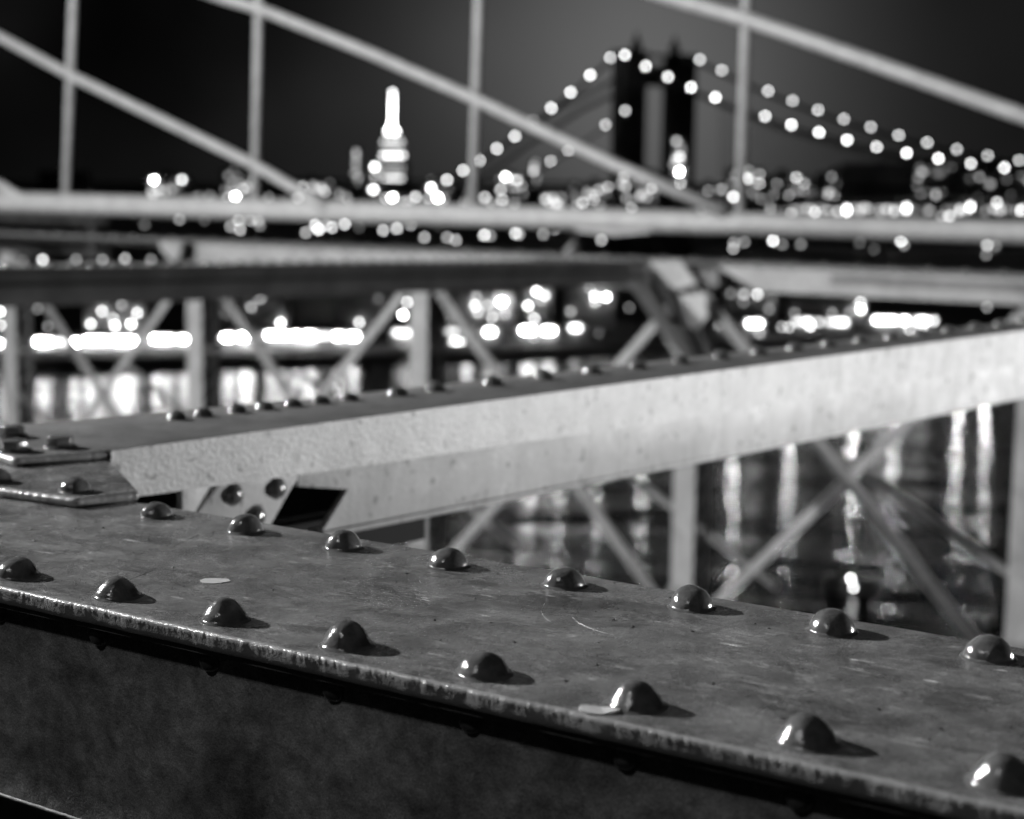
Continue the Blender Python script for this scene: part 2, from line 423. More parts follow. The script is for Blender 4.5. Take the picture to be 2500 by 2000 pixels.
# ------------------------------------------------------------------ cross girder
cross = thing('cross_girder', 'broad pale cross girder leading away from the foreground girder, brightly lit side', 'girder', sn(0, 0, -.31))
TAPER_S = [-.4, .04, .21, .56, 1.33, 2.5, 7.5]; TAPER_N = [-.27, -.25, -.215, -.182, -.155, -.115, -.10]
def nb(s_): return float(np.interp(s_, TAPER_S, TAPER_N))
SEND = 8.6
mb = MB()
S = [0.0015, .2, .56, 1.33, 2.5, 4.5, SEND]
pl = [sn(-.1013, -.0276, -.310), sn(.0015, -.0064, -.310)] + [sn(x, 0.0, -.310) for x in (.002, .4, 1.2, 2.5, 4.5, SEND)]
pl += [sn(x, nb(x), -.310) for x in S[::-1]] + [sn(-.12, -.26, -.310), sn(-.105, -.15, -.310), sn(-.0935, -.0762, -.310)]
mb.prism(pl, (0, 0, -.0100))
part(mb, 'cover_plate', M_BTOP, cross, bevel=.0012)
# rough bead along the cover plate's cut end and the gusset's cut end
def bead(pts, r, name, parent, seed):
    P = []
    for i in range(len(pts) - 1):
        a, b_ = np.asarray(pts[i]), np.asarray(pts[i + 1]); n = max(2, int(np.linalg.norm(b_ - a) / .0022))
        for k_ in range(n): P.append(a + (b_ - a) * k_ / n)
    P.append(np.asarray(pts[-1])); R = [r * (1 + .10 * noise.noise((i * .55, seed, 0)) + .08 * noise.noise((i * 1.7, seed, 3))) for i in range(len(P))]
    mb = MB(); mb.tube(P, R, 10); part(mb, name, M_EDGE, parent, smooth=True)
bead([sn(-.0935, -.0762, -.3150), sn(-.1000, -.0300, -.3150), sn(.0015, -.0066, -.3150)], .0052, 'cover_plate_edge', cross, 2.)
gp = [uw(-1.72, 1.064, -.3298), uw(-1.3516, 1.0966, -.3298), uw(-1.2482, 1.1058, -.3298), uw(-1.2283, 1.1698, -.3298), uw(-1.3455, 1.2504, -.3298), uw(-1.4128, 1.3015, -.3298), uw(-1.60, 1.40, -.3298), uw(-1.72, 1.25, -.3298)]
mb = MB(); mb.prism(gp, (0, 0, .0098)); gus = part(mb, 'gusset_plate', M_PLATE, cross, bevel=.0012)
bead([uw(-1.3516, 1.0966, -.3250), uw(-1.2482, 1.1058, -.3250), uw(-1.2290, 1.1690, -.3250)], .0054, 'gusset_plate_edge', cross, 7.)
for P in (onz(184, 1199, -.320), onz(-8, 1176, -.320)): rivet(RIV[1], P, cross, rz=.8, sc=.92)
# front angle leg, sags 6 mm towards mid-span like the photograph
mb = MB(); SS = [(-.10, -.366), (.036, -.3683), (.40, -.3752), (1.13, -.383), (2.33, -.3825), (SEND, -.3825)]
for (a, za), (b_, zb) in zip(SS[:-1], SS[1:]):
    mb.add([sn(a, 0, -.3203), sn(b_, 0, -.3203), sn(b_, 0, zb), sn(a, 0, za), sn(a, -.010, -.3203), sn(b_, -.010, -.3203), sn(b_, -.010, zb), sn(a, -.010, za)],
           [(0, 1, 2, 3), (7, 6, 5, 4), (3, 2, 6, 7)])
mb.add([sn(0.002, 0, -.3106), sn(SEND, 0, -.3106), sn(SEND, 0, -.3203), sn(0.002, 0, -.3203)], [(0, 1, 2, 3)])
mb.v = [tuple(np.array(v) + BN * (.0006 if abs(v[2] + .3106) < 1e-4 else 0.0006)) for v in mb.v]
part(mb, 'front_angle', M_BFACE, cross)
# web pieces behind it
def webpiece(poly, name='web_plate', n0=-.014, th=.011, material=None):
    mb = MB(); mb.prism([sn(a, n0, z) for a, z in poly], -BN * th); return part(mb, name, material or M_BWEB, cross, bevel=.0010)
webpiece([(.109, -.345), (.1545, -.345), (.1545, -.370), (.128, -.4015), (.112, -.43), (.109, -.43)], 'lacing_bar')
webpiece([(.1640, -.345), (.2885, -.345), (.2885, -.383), (.2795, -.391), (.2465, -.432), (.228, -.457), (.105, -.457), (.134, -.402), (.1640, -.374)], 'lacing_plate')
webpiece([(.2890, -.345), (SEND, -.345), (SEND, -.4560), (1.2, -.4575), (.329, -.4560), (.374, -.4065), (.2890, -.3915)])
mb = MB(); mb.box(sn(.33, -.013, -.4575), (SEND - .33) * BD, -.035 * BN, -.008 * ZA); part(mb, 'bottom_flange', M_BWEB, cross, bevel=.002)
mb = MB(); mb.box(sn(.05, -.10, -.322), 0.55 * BD, -.01 * BN, -.20 * ZA); part(mb, 'inner_shade_sheet', mat('inner_shade', .015, .9), cross)  # near-black sheet stands in for the shade seen through the web opening
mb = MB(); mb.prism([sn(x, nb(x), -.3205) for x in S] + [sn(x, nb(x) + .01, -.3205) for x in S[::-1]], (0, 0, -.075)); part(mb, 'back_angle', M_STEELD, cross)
RS = rivet_mesh(.0128, .0100, 31, .1)
for s_, z_ in ((.186, -.3880), (.254, -.3890), (.2204, -.4200)): rivet(RS, sn(s_, -.0141, z_), cross, normal=tuple(BN), sc=1.0)
for s_ in (.201, .242, .296, .341, .388, .436, .487): rivet(RS, sn(s_, -.150 + (s_ - .2) * .045, -.310), cross, rz=s_ * 30)
for i in range(2):
    s_ = (.573, .650)[i]; rivet(RIV[i], sn(s_, -.130, -.310), cross, rz=s_ * 30, sc=.9)
for i in range(26):
    s_ = .763 + .1145 * i
    rivet(RIV[i * 3 % 8], sn(s_, float(np.interp(s_, [.7, 1.3, 2.5, 5], [-.122, -.103, -.075, -.06])), -.310), cross, rz=s_ * 30, sc=.95)
def hexbolt():
    mb = MB(); r = .0158; n = 6
    top = [(r * math.cos(math.pi / 3 * i), r * math.sin(math.pi / 3 * i)) for i in range(6)]
    mb.prism([(x, y, .0022) for x, y in top], (0, 0, .0105))
    mb2 = [(.019 * math.cos(math.pi / 12 * i), .019 * math.sin(math.pi / 12 * i), 0) for i in range(24)]
    mb.prism(mb2, (0, 0, .0022))
    return mb.mesh('bolt', M_RIVET, bevel=.0010)
HB = hexbolt()
for (x, y, rz) in ((147, 1092, .55), (36, 1101, .95), (28, 1066, .4)): rivet(HB, onz(x, y, -.310), cross, rz=rz, name='bolt')

# ------------------------------------------------------------------ second cross girder (dark, beyond)
P1 = onw(1575, 636, 9.86); P0 = aty(-1500, 668, 4.6)
d2 = unit(P1 - P0); n2 = unit(np.cross(d2, ZA)); L2 = np.linalg.norm(P1 - P0); u2 = ZA
cross2 = thing('cross_girder', 'dark unlit cross girder spanning the roadway behind the pale one', 'girder', P0)
mb = MB(); mb.box(P0, d2 * L2, -n2 * .24, -ZA * .012); part(mb, 'cover_plate', M_BTOP, cross2)
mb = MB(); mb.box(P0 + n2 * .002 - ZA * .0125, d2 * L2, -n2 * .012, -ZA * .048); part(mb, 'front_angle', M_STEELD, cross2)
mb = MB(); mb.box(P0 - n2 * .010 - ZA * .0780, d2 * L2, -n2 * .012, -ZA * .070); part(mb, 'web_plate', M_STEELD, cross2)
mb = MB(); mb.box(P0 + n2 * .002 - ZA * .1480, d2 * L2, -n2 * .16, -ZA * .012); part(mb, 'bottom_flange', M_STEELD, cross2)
mb = MB(); mb.box(P0 - n2 * .09 - ZA * .0127, d2 * L2, -n2 * .012, -ZA * .135); part(mb, 'inner_shade_sheet', M_DARK, cross2)  # black plate behind the gap, painting its shadow line
for i in range(66):
    rivet(RIV[i * 3 % 8], P0 + d2 * (.15 + i * .117) - n2 * .05, cross2)
# knee brace at its far end
mb = MB(); a = onw(1552, 690, 9.7); b_ = onw(1690, 905, 9.9); mb.bar(a, b_, .10, .05, WA); part(mb, 'knee_brace', M_STEEL, cross2)
mb = MB(); a = onw(1608, 660, 9.95); b_ = onw(1752, 930, 9.98); mb.bar(a, b_, .12, .05, WA); part(mb, 'knee_brace', M_STEELD, cross2)
mb = MB(); mb.bar(onw(1425, 690, 9.55), onw(1556, 694, 9.60), .065, .05, WA); part(mb, 'brace_foot', M_STEEL, cross2)

# ------------------------------------------------------------------ roadside truss
CW = 10.1
truss = thing('roadway_truss', 'tall steel truss with upright posts and crossed diagonals beyond the roadway', 'truss', uw(-7.5, CW, -2.9))
CU0, CU1 = -19.1, 4.2
def wbox(u0, u1, w0, w1, z0, z1): 
    mb = MB(); mb.box(uw(u0, w0, z0), (u1 - u0) * UA, (w1 - w0) * WA, (z1 - z0) * ZA); return mb
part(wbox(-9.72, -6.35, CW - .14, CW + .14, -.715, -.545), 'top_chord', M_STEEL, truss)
part(wbox(CU0, -9.74, CW - .02, CW + .14, -.600, -.545), 'top_chord', M_STEELD, truss)  # left run in the darker paint: its shade is in the colour
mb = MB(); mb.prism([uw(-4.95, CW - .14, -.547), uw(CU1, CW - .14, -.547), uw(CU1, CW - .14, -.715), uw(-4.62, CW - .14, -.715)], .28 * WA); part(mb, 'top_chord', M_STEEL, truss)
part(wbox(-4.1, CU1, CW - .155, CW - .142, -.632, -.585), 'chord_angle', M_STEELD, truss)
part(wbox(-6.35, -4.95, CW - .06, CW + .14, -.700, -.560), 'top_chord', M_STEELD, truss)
part(wbox(CU0, CU1, CW - .17, CW + .17, -.545, -.530), 'chord_cover', M_BTOP, truss)
part(wbox(CU0, CU1, CW - .12, CW + .12, -3.34, -3.20), 'bottom_chord', M_STEELD, truss)
posts = [-16.75, -14.45, -12.15, -9.80, -7.45, -5.15, -2.80, -.50, 1.75]
for i, u in enumerate(posts):
    mb = wbox(u - .085, u + .085, CW - .09, CW - .07, -3.20, -.716)
    # laced back: two thin zigzag channels
    part(mb, 'post', M_STEEL, truss)
    mb = MB()
    for z in np.arange(-2.84, -.85, .15): mb.bar(uw(u + .08, CW - .068, z), uw(u + .08, CW + .10, z + .13), .02, .008, UA)
    mb.box(uw(u + .074, CW + .06, -2.86), .012 * UA, .05 * WA, 2.14 * ZA)
    part(mb, 'post_lacing', M_STEELD, truss)
    mb = MB(); mb.prism([uw(u - .20, CW - .105, -3.05), uw(u + .20, CW - .105, -3.05), uw(u + .10, CW - .105, -2.82), uw(u - .10, CW - .105, -2.82)], .012 * WA); part(mb, 'gusset', M_STEELM, truss)
    if i < len(posts) - 1:
        v = posts[i + 1]
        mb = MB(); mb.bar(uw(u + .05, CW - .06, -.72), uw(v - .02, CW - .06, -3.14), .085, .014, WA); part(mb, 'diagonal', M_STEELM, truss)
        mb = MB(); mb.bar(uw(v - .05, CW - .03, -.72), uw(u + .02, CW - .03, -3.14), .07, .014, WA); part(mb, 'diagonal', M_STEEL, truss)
        mb = MB(); mb.bar(uw(u + .33, CW + .9, -1.72), uw(v + .28, CW + .9, -2.98), .05, .03, WA); part(mb, 'sway_rod', M_STEELM, truss)
for (pp, nm) in (([(1585, 638), (1660, 634), (1702, 694), (1650, 708), (1614, 696)], 'joint_plate'), ([(1640, 722), (1722, 714), (1728, 772), (1702, 806), (1668, 796), (1652, 748)], 'joint_plate')):
    mb = MB(); mb.prism([onw(x, y, CW - .19) for x, y in pp], .014 * WA); part(mb, nm, mat('pale_joint_paint', .34, .5, mottling=[(8, 3, .1, .35, .65)]), truss)
for i in range(60):
    rivet(RIV[i * 3 % 8], uw(-14 + i * .234, CW - .10, -.530), truss, sc=1.5)

# far outer truss
trussf = thing('outer_truss', 'dim farther truss with a rivet-dotted chord seen beyond the first truss', 'truss', uw(-26, 16.2, -1.17))
FWp = 16.2
part(wbox(-38, -17.6, FWp - .1, FWp + .1, -.70, -.56), 'top_chord', M_STEELD, trussf)
part(wbox(-38, -17.6, FWp - .1, FWp + .1, -1.17, -1.05), 'middle_chord', M_STEELD, trussf)
for i in range(8):
    u = -33.9 + 2.3 * i
    part(wbox(u - .06, u + .06, FWp - .06, FWp - .04, -1.16, -.24), 'post', M_STEELD, trussf)
mb = MB(); mb.prism([onw(x, y, CW - .16) for x, y in ((385, 588), (445, 590), (438, 628), (422, 640), (398, 618))], .05 * WA)
part(mb, 'bracket', M_STEEL, truss)

# rail pipe along the truss
pipe = MB(); pipe.tube([uw(u, CW + .0, float(np.interp(u, [-20, -12, -6.7, -2.9, 5], [-.252, -.258, -.268, -.282, -.292]))) for u in np.linspace(-19, 5, 40)], [float(np.interp(u, [-12, -6, -3], [.092, .082, .072])) for u in np.linspace(-19, 5, 40)], 20)
tag(pipe.build('rail_pipe', M_ROPE, smooth=True), 'thick pale pipe rail running level above the roadway truss', 'rail pipe')
def spipe():
    th_ = thing('bracket_shoe', 'pale stepped cable shoe fixed under the middle of the thick rail pipe', 'bracket', onw(1500, 575, CW))
    mb = MB(); mb.prism([onw(x, y, CW - .05) for x, y in ((1395, 540), (1585, 545), (1590, 568), (1500, 576), (1410, 566))], .08 * WA); part(mb, 'shoe_plate', M_STEEL, th_)
    mb = MB(); mb.tube([onw(1402, 572, CW - .05), onw(1405, 600, CW - .05), onw(1385, 618, CW - .05)], .035, 10); part(mb, 'hook', M_STEEL, th_, smooth=True)
spipe()
# suspender ropes and diagonal stays
G1 = 'vertical suspender ropes'; G2 = 'diagonal stay cables'
sus = [((181, -60), (160, 500), 'leftmost vertical suspender rope, crossed high up by the lowest stay'),
       ((633, -60), (622, 506), 'second vertical suspender rope from the left, above the skyline left of the spire'),
       ((1171, -60), (1154, 520), 'third vertical suspender rope, between the lit spire and the bridge tower'),
       ((1825, -60), (1806, 545), 'rightmost vertical suspender rope, right of the dark bridge tower')]
for a, b_, lab in sus:
    A_, B_ = onw(*a, CW), onw(*b_, CW); B_[2] = max(B_[2], -.25)
    mb = MB(); mb.tube([A_ + (A_ - B_) * 3.0, A_, B_], .037, 12); tag(mb.build('suspender_rope', M_ROPE, smooth=True), lab, 'suspender rope', G1)
stays = [([(-400, -120), (0, 90), (165, 180), (620, 402), (730, 466), (800, 510)], .043, 'lower stay cable slanting down across the left of the sky to the rail pipe'),
         ([(380, -60), (540, -6), (640, 24), (900, 128), (1160, 242), (1320, 318), (1500, 402), (1770, 518)], .043, 'middle stay cable slanting down past the lit spire to the rail pipe'),
         ([(1500, -50), (1640, -4), (1820, 46), (2100, 142), (2500, 284), (2760, 380)], .049, 'upper right stay cable slanting down above the string of bridge lights'),
         ([(-300, 330), (0, 452), (60, 490)], .043, 'short end of a stay cable meeting the rail pipe at its far left')]
for pts, r, lab in stays:
    Q = [onw(x, y, CW - .06) for x, y in pts]; Q = [Q[0] + (Q[0] - Q[1]) / np.linalg.norm(Q[0] - Q[1]) * 9.0] + Q
    mb = MB(); mb.tube(Q, r, 12); tag(mb.build('stay_cable', M_ROPE, smooth=True), lab, 'stay cable', G2)

# ------------------------------------------------------------------ lights as small luminous solids
PXS = 7.0                                    # apparent size of a lamp in picture px of the 2500 px frame
LAMPS = {}
def lamp_mesh(b_, w_, h_):
    key = (round(b_, 2), round(w_, 2), round(h_, 2))
    if key not in LAMPS:
        mb = MB(); n = 8
        for zz, rr in ((0, 1),):
            pass
        rings = [(-.5, .55), (-.25, 1), (.25, 1), (.5, .55)]
        vs = [(w_ / 2 * rr * math.cos(2 * math.pi * q / n), w_ / 2 * rr * math.sin(2 * math.pi * q / n), h_ * z) for z, rr in rings for q in range(n)]
        fs = [(i * n + q, i * n + (q + 1) % n, (i + 1) * n + (q + 1) % n, (i + 1) * n + q) for i in range(3) for q in range(n)] + [tuple(range(n))[::-1], tuple(range(3 * n, 4 * n))]
        mb.add(vs, fs); LAMPS[key] = mb.mesh('lamp', em(b_), smooth=False)
    return LAMPS[key]
def place_lamp(P, b_, parent, name='lamp', size=PXS, tall=1.0, wide=1.0):
    k_ = P[1] / FPX * size
    o = bpy.data.objects.new(name, lamp_mesh(b_, 1.0 * wide, 1.0 * tall)); COL.objects.link(o); o.parent = parent
    o.location = Vector(tuple(P)) - Vector(parent.location); o.scale = (k_, k_, k_); return o

# ------------------------------------------------------------------ the suspension bridge
mbr = thing('suspension_bridge', 'distant suspension bridge, dark two-legged tower and cables strung with round lights', 'bridge', aty(1600, 700, 820))
def BY(x): return 820 * (1525 + 2000) / (x + 2000)
nearR = [(1525.5, 134.4, .85), (1576.4, 162, .85), (1630.7, 187.8, .85), (1687, 213.5, .95), (1746.5, 238, .95), (1806, 261, .95), (1868, 284, .8), (1932, 305, .95), (1999.5, 323.5, .95), (2068, 342, 1.), (2140, 359, .8), (2213.6, 374, 1.), (2291, 387.4, 1.), (2370, 399.5, .8), (2452, 409.5, .9), (2538, 418, .9)]
nearL = [(1490, 140.7, .68), (1441, 183.7, .9), (1393, 225.4, .85), (1346, 263.8, .82), (1301, 294, .4), (1257, 332.7, .78), (1213, 363, .78), (1171, 391.5, .72), (1130.6, 416.6, .78), (1091, 439.5, .8)]
farR = [(1708.5, 146, .66), (1762, 171.6, .64), (1875.5, 222.5, .7), (1935, 246, .64), (1997, 269, .68), (2060, 291, .64), (2126, 311, .64), (2194, 330.6, .68), (2263.7, 348.6, .68), (2336, 365, .64), (2411.5, 380, .64), (2488, 392, .64)]
farL = [(1526, 270.5, .62), (1479, 305.6, .68), (1388.6, 367, .68), (1345.6, 394.5, .72), (1303.4, 419.5, .64), (1262.5, 441, .7), (1222.4, 463, .66), (1184, 482, .58)]
for lst, mul in ((nearR, .975), (nearL, .975), (farR, 1.045), (farL, .955)):
    for (x, y, b_) in lst: place_lamp(aty(x, y, BY(x) * mul), b_, mbr, 'cable_lamp')
def cable(pts, mul, dy, r):
    mb = MB(); mb.tube([aty(x, y + dy, BY(x) * mul) for x, y in pts], r, 8); part(mb, 'main_cable', M_DARK, mbr)
cable([(1000, 490)] + [(x, y) for x, y, _ in nearL[::-1]] + [(1508, 132)] + [(x, y) for x, y, _ in nearR] + [(2800, 440)], 1.0, 8, 1.0)
cable([(1560, 128), (1640, 130)] + [(x, y) for x, y, _ in farR] + [(2800, 412)], 1.045, 8, 1.0)
cable([(1000, 585), (1222, 463), (1388, 367), (1479, 305), (1526, 270)], .955, 6, .55)
cable([(1060, 478), (1240, 350), (1370, 262), (1500, 196)], 1.0, 0, 1.1)
cable([(1090, 500), (1280, 360), (1420, 268), (1505, 228)], 1.0, 0, 1.1)
cable([(1700, 232), (1900, 315), (2100, 372), (2300, 410), (2500, 436)], 1.0, 0, .5)
ax = unit(np.array([-2000 - 1250, 4000, 0.])); tx = np.array([ax[1], -ax[0], 0.])       # along the bridge / across it
LB = aty(1532, 440, 820); LB[2] = 0
def tower_box(c, lt, la, z0, z1, name, taper=1.0):
    mb = MB(); a, b_ = tx * lt / 2, ax * la / 2
    lo = [c - a - b_, c + a - b_, c + a + b_, c - a + b_]; hi = [c - (a + b_) * taper, c + (a - b_) * taper, c + (a + b_) * taper, c - (a - b_) * taper]
    mb.hexa([p + ZA * z0 for p in lo], [p + ZA * z1 for p in hi]); part(mb, name, M_DARK, mbr)
RB = LB + tx * 34.5
for c in (LB, RB):
    tower_box(c - tx * 4.3, 5.4, 10, -39.5, 61, 'tower_column'); tower_box(c + tx * 4.3, 5.4, 10, -39.5, 61, 'tower_column')
    mb = MB()
    for k_ in range(13):
        z_ = -38 + 7.8 * k_; mb.box(c - tx * 1.9 - ax * 4 + ZA * z_, tx * 3.8, ax * 8, ZA * 5.4)
    part(mb, 'lattice_web', M_DARK, mbr)
tower_box((LB + RB) / 2, 22, 6, 47, 57, 'portal_beam'); tower_box((LB + RB) / 2, 22, 6, -6, 4, 'deck_beam')
for c, h in ((LB, 61), (RB, 61)): tower_box(c, 15, 11, h, h + 2.2, 'cornice')
for px_, c in ((1563, LB), (1638, RB)):
    q = c + tx * (4.2 if c is LB else -4.2)
    mb = MB(); mb.tube([q + ZA * 63, q + ZA * 66, q + ZA * 67.5, q + ZA * 70, q + ZA * 73], [2.2, 3.0, 2.0, 1.0, .2], 10); part(mb, 'finial', M_DARK, mbr)
mb = MB()
P = [aty(x, 440, BY(x)) for x in (700, 1100, 1536, 2000, 2600, 3200)]
for a, b_ in zip(P[:-1], P[1:]):
    a, b_ = a.copy(), b_.copy(); a[2] = b_[2] = -2.6; mb.box(a, b_ - a, tx * 30, ZA * 1.8)
part(mb, 'deck', M_DARK, mbr)
mb = MB()
for x in np.arange(1760, 2500, 11.0):
    yc = float(np.interp(x, [p[0] for p in nearR], [p[1] for p in nearR]))
    if yc < 425: mb.bar(aty(x, yc + 8, BY(x)), aty(x, 445, BY(x)), .25, .25, ax)
o = part(mb, 'suspender_lines', M_DARK, mbr); o['kind'] = 'stuff'

# ------------------------------------------------------------------ the lit skyscraper
YS = 4300.0; kx = YS / FPX
es = thing('skyscraper', 'tall stepped skyscraper with a glowing white spire and lit crown', 'skyscraper', np.array([*aty(958, 440, YS)[:2], -38.5]))
def cxbox(cx, w_, y0, y1, d, name, material, parent, Y):       # y0 lower row, y1 upper row in the picture at that distance
    c = aty(cx, 440, Y); z0 = aty(cx, y0, Y)[2]; z1 = aty(cx, y1, Y)[2]; wv = w_ * Y / FPX
    mb = MB(); mb.box((c[0] - wv / 2, c[1], z0), (wv, 0, 0), (0, d, 0), (0, 0, z1 - z0)); return part(mb, name, material, parent)
cb = aty(958, 440, YS)
cxbox(958, 92, 520, 440, 60, 'base_block', M_BLD, es, YS)
cxbox(958, 78, 440, 395, 55, 'tower_shaft', M_BLD, es, YS + 3)
cxbox(958, 62, 395, 352, 45, 'upper_shaft', M_BLD, es, YS + 6)
cxbox(958, 44, 352, 334, 35, 'crown', M_BLD, es, YS + 9)
mb = MB(); c = aty(958, 330, YS + 12); mb.tube([(c[0], c[1] + 12, aty(958, y, YS + 12)[2]) for y in (330, 320, 300, 296, 270, 240, 228)], [12, 11, 9, 5.5, 4.5, 3.5, 3], 12)
part(mb, 'spire', M_BLD, es)
for x, y, b_, wd in ((958.6, 226, .8, 1), (958.6, 238, .85, 1), (958.3, 250, .95, 1), (958.3, 261, 1.15, 1), (958, 272, 1.15, 1), (958, 284, .95, 1), (957.5, 296, 1.1, 1.1), (956, 306, 1.0, 1.6), (953, 317, 1.2, 2.0), (961, 319, 1.2, 2.0), (946, 323, .7, 1), (968, 323, .7, 1)):
    place_lamp(aty(x, y, YS - 8), b_, es, 'spire_light', wide=wd)
for (y, x0, x1, b_) in ((347, 932, 984, .45), (380, 930, 988, .66), (437, 936, 984, .55), (410, 934, 986, .30), (363, 934, 984, .22), (424, 934, 984, .2)):
    mb = MB(); a = aty(x0, y, YS - 2); c = aty(x1, y, YS - 2); n = 5
    for i in range(n):
        q = a + (c - a) * (i + .15) / n; mb.box(q - ZA * 3.5, (c - a) * .7 / n, (0, 1.5, 0), (0, 0, 7.5))
    part(mb, 'lit_floor', emit('floor_glow_%d' % y, 20 * b_ ** 2.3 * .9), es)

# ------------------------------------------------------------------ buildings of the far city
LIGHTS = [  # x, y, brightness, (wide, tall)
 (375.7,439.5,1.4),(443.7,439,.8),(575,480,1.3),(557,484,.6),(593,461,.5),(563,459,.3),(613,447,.2),(570,417,.2),(549,463,.25),
 (738,458,.8),(728,484,.45),(763,492,1.3),(793,468,.5),(805,447,.2),(772,463,.3),(869.5,378,.30,1,3.2),(869.5,410,.2,1,5),(874,442,.55),(876.5,498,.75,1.8),
 (914.8,407,1.),(915,430,.8),(911,463,.85,1.6),(958.6,483,1.6),(979.5,497.6,.8),(942,484,.5),(1015,481,.7),(1052.5,459,1.1),(1052,442,.35),(1069,483,1.8),(1046,484,.5),(1091,459,.45),
 (1234,432,1.1),(1226,488,.6),(1145,499,.65),(1144,467.5,.25),(1307,396.6,.25),(1274,455,.35),
 (1331,486,.55),(1359,503,.35),(1403,451,.35),(1370,482,.3),(1441.6,474.6,.35),(1449,488,.45),(1422,495,.6),(1484.6,455,.6),(1494,456,.4),(1527,428,.62),(1527,455,.5),(1591,459,.6),(1570,474,.5),(1539,486,.25),(1542,508,.5),
 (1651.6,344,.45),(1660,382,.62),(1659,419.5,1.7),(1662,447,.55),
 (1790,481,.85),(1825,436,1.),(1827,417,.45),(1853,449,1.),(1855,426,.45),(1888,480,.55),(1926,480,.6),(1945,434,.75),(1964,449,.45),(1921,453,.2),(2019.5,481,.52),(2038,480,.42),
 (2076,436,.35),(2080,451,.3),(2136,417,.3),(2099,430,.2),(2176,447,.3),(2201,434,.2),(2176,472,.2),(2239,455,.3),(2245,409,.25),(2276,409,.2),(2320,409,.2),(2434,494.7,.72),
 (1877.6,524,.62),(1932,522,.58),(1990,517.6,.62),(2005,527,.35),(2067.5,513,.8,1,2.4),(2044.6,517,.45,1,1.5),(2097,517,.25,1,2),(2213,509,.8,1,2.4),(2184,515,.45,1,2),(2265,516,.3),(2299,528,.4),(2318,528,.55,1.5),(2343,513,.5,1,2),(2369,507,.8,1,2.4),(2150,518,.2,2,2),(2405,516,.25,1,2),(2493,513,.75,1,1.5),
]
def bld(x0, x1, ytop, Y, label, name='building', material=None, d=None, steps=()):
    c = aty((x0 + x1) / 2, 440, Y); b0 = np.array([c[0], c[1], -38.5]); t_ = thing(name, label, 'building', b0)
    a = aty(x0, ytop, Y); e = aty(x1, ytop, Y); dd = d or max(12, (e[0] - a[0]) * .8)
    mb = MB(); mb.box((a[0], Y, -38.5), (e[0] - a[0], 0, 0), (0, dd, 0), (0, 0, a[2] + 38.5)); part(mb, 'wall', material or M_BLD, t_)
    mb = MB(); r = (e[0] - a[0])
    mb.box((a[0] + r * .05, Y + dd * .1, a[2]), (r * .9, 0, 0), (0, dd * .8, 0), (0, 0, r * .03)); part(mb, 'roof', material or M_BLD, t_)
    mb = MB(); mb.box((a[0] + r * .3, Y + dd * .3, a[2] + r * .03), (r * .25, 0, 0), (0, dd * .3, 0), (0, 0, r * .12)); part(mb, 'water_tank', material or M_BLD, t_)
    n = 0
    for L in list(LIGHTS):
        if x0 <= L[0] <= x1 and L[1] >= ytop - 14 and L[1] < ytop + BLH:
            P = aty(L[0], L[1], Y - .6 * Y / FPX * PXS); place_lamp(P, L[2], t_, 'window', wide=L[3] if len(L) > 3 else 1, tall=L[4] if len(L) > 4 else 1)
            LIGHTS.remove(L); n += 1
    rr = random.Random(int(x0 * 7 + ytop)); y1 = min(ytop + 70, 505)
    for _ in range(int(4 + (x1 - x0) / 13)):
        x = rr.uniform(x0 + 6, x1 - 6); y = ytop + 8 + rr.random() * max(6, y1 - ytop)
        if x > 0: place_lamp(aty(x, y, Y - .6 * Y / FPX * PXS), rr.choice((.16, .2, .24, .3, .36)), t_, 'window', wide=rr.choice((1, 1, 1.8)), tall=rr.choice((1, 1, 1.8)))
    return t_
BLH = 160
bld(1860, 2560, 500, 1000, 'long low waterfront warehouse with tall glowing doorways below the skyline on the right', d=40)
bld(1640, 1682, 336, 700, 'slim dark tower block with a column of lights ending in one dazzling lamp')
bld(858, 884, 366, 3000, 'very slim faint tower just left of the glowing spire')
bld(900, 934, 400, 2900, 'narrow block with stacked white lights hugging the glowing spire')
bld(362, 456, 434, 1500, 'lone dark block carrying two bright roof lights on the left skyline')
bld(540, 628, 412, 1900, 'stepped block with an overlapping cluster of lights under the second suspender rope')
bld(715, 815, 444, 2100, 'low block with lights where the lower stay meets the rail pipe')
bld(936, 1030, 474, 1700, 'low wide block with dazzling light at the foot of the spired skyscraper')
bld(1036, 1104, 440, 2000, 'block with the brightest twin lights right of the spired skyscraper')
bld(1126, 1166, 462, 1900, 'low dark block with one clear light beneath the third suspender rope')
bld(1212, 1290, 428, 1700, 'dark block with bright corner light left of the bridge tower')
bld(1296, 1318, 392, 2300, 'thin dark block with a single faint top light left of the bridge tower')
bld(1320, 1386, 474, 1800, 'low block with three pale lights near the tower foot')
bld(1390, 1416, 444, 1900, 'narrow dark block with a single dim ring of light')
bld(1418, 1504, 448, 1600, 'blocky dark building with overlapping pale lights against the left tower leg')
bld(1508, 1604, 414, 640, 'dark building with scattered window lights in front of the left tower leg')
bld(1780, 1866, 412, 1100, 'dark building with large bright lights beside the rightmost suspender rope')
bld(1872, 1978, 430, 1250, 'dark building with four mid-height lights right of the rightmost rope')
bld(2004, 2112, 424, 1400, 'dark block with faint paired lights under the string of bridge lamps')
bld(2120, 2216, 408, 1500, 'dark block with very faint windows below the bridge cable on the right')
bld(2226, 2342, 400, 1600, 'tall dark block with three dim lights along its roof line')
bld(2348, 2560, 418, 1500, 'wide dark block with a single clear light at far right of skyline')
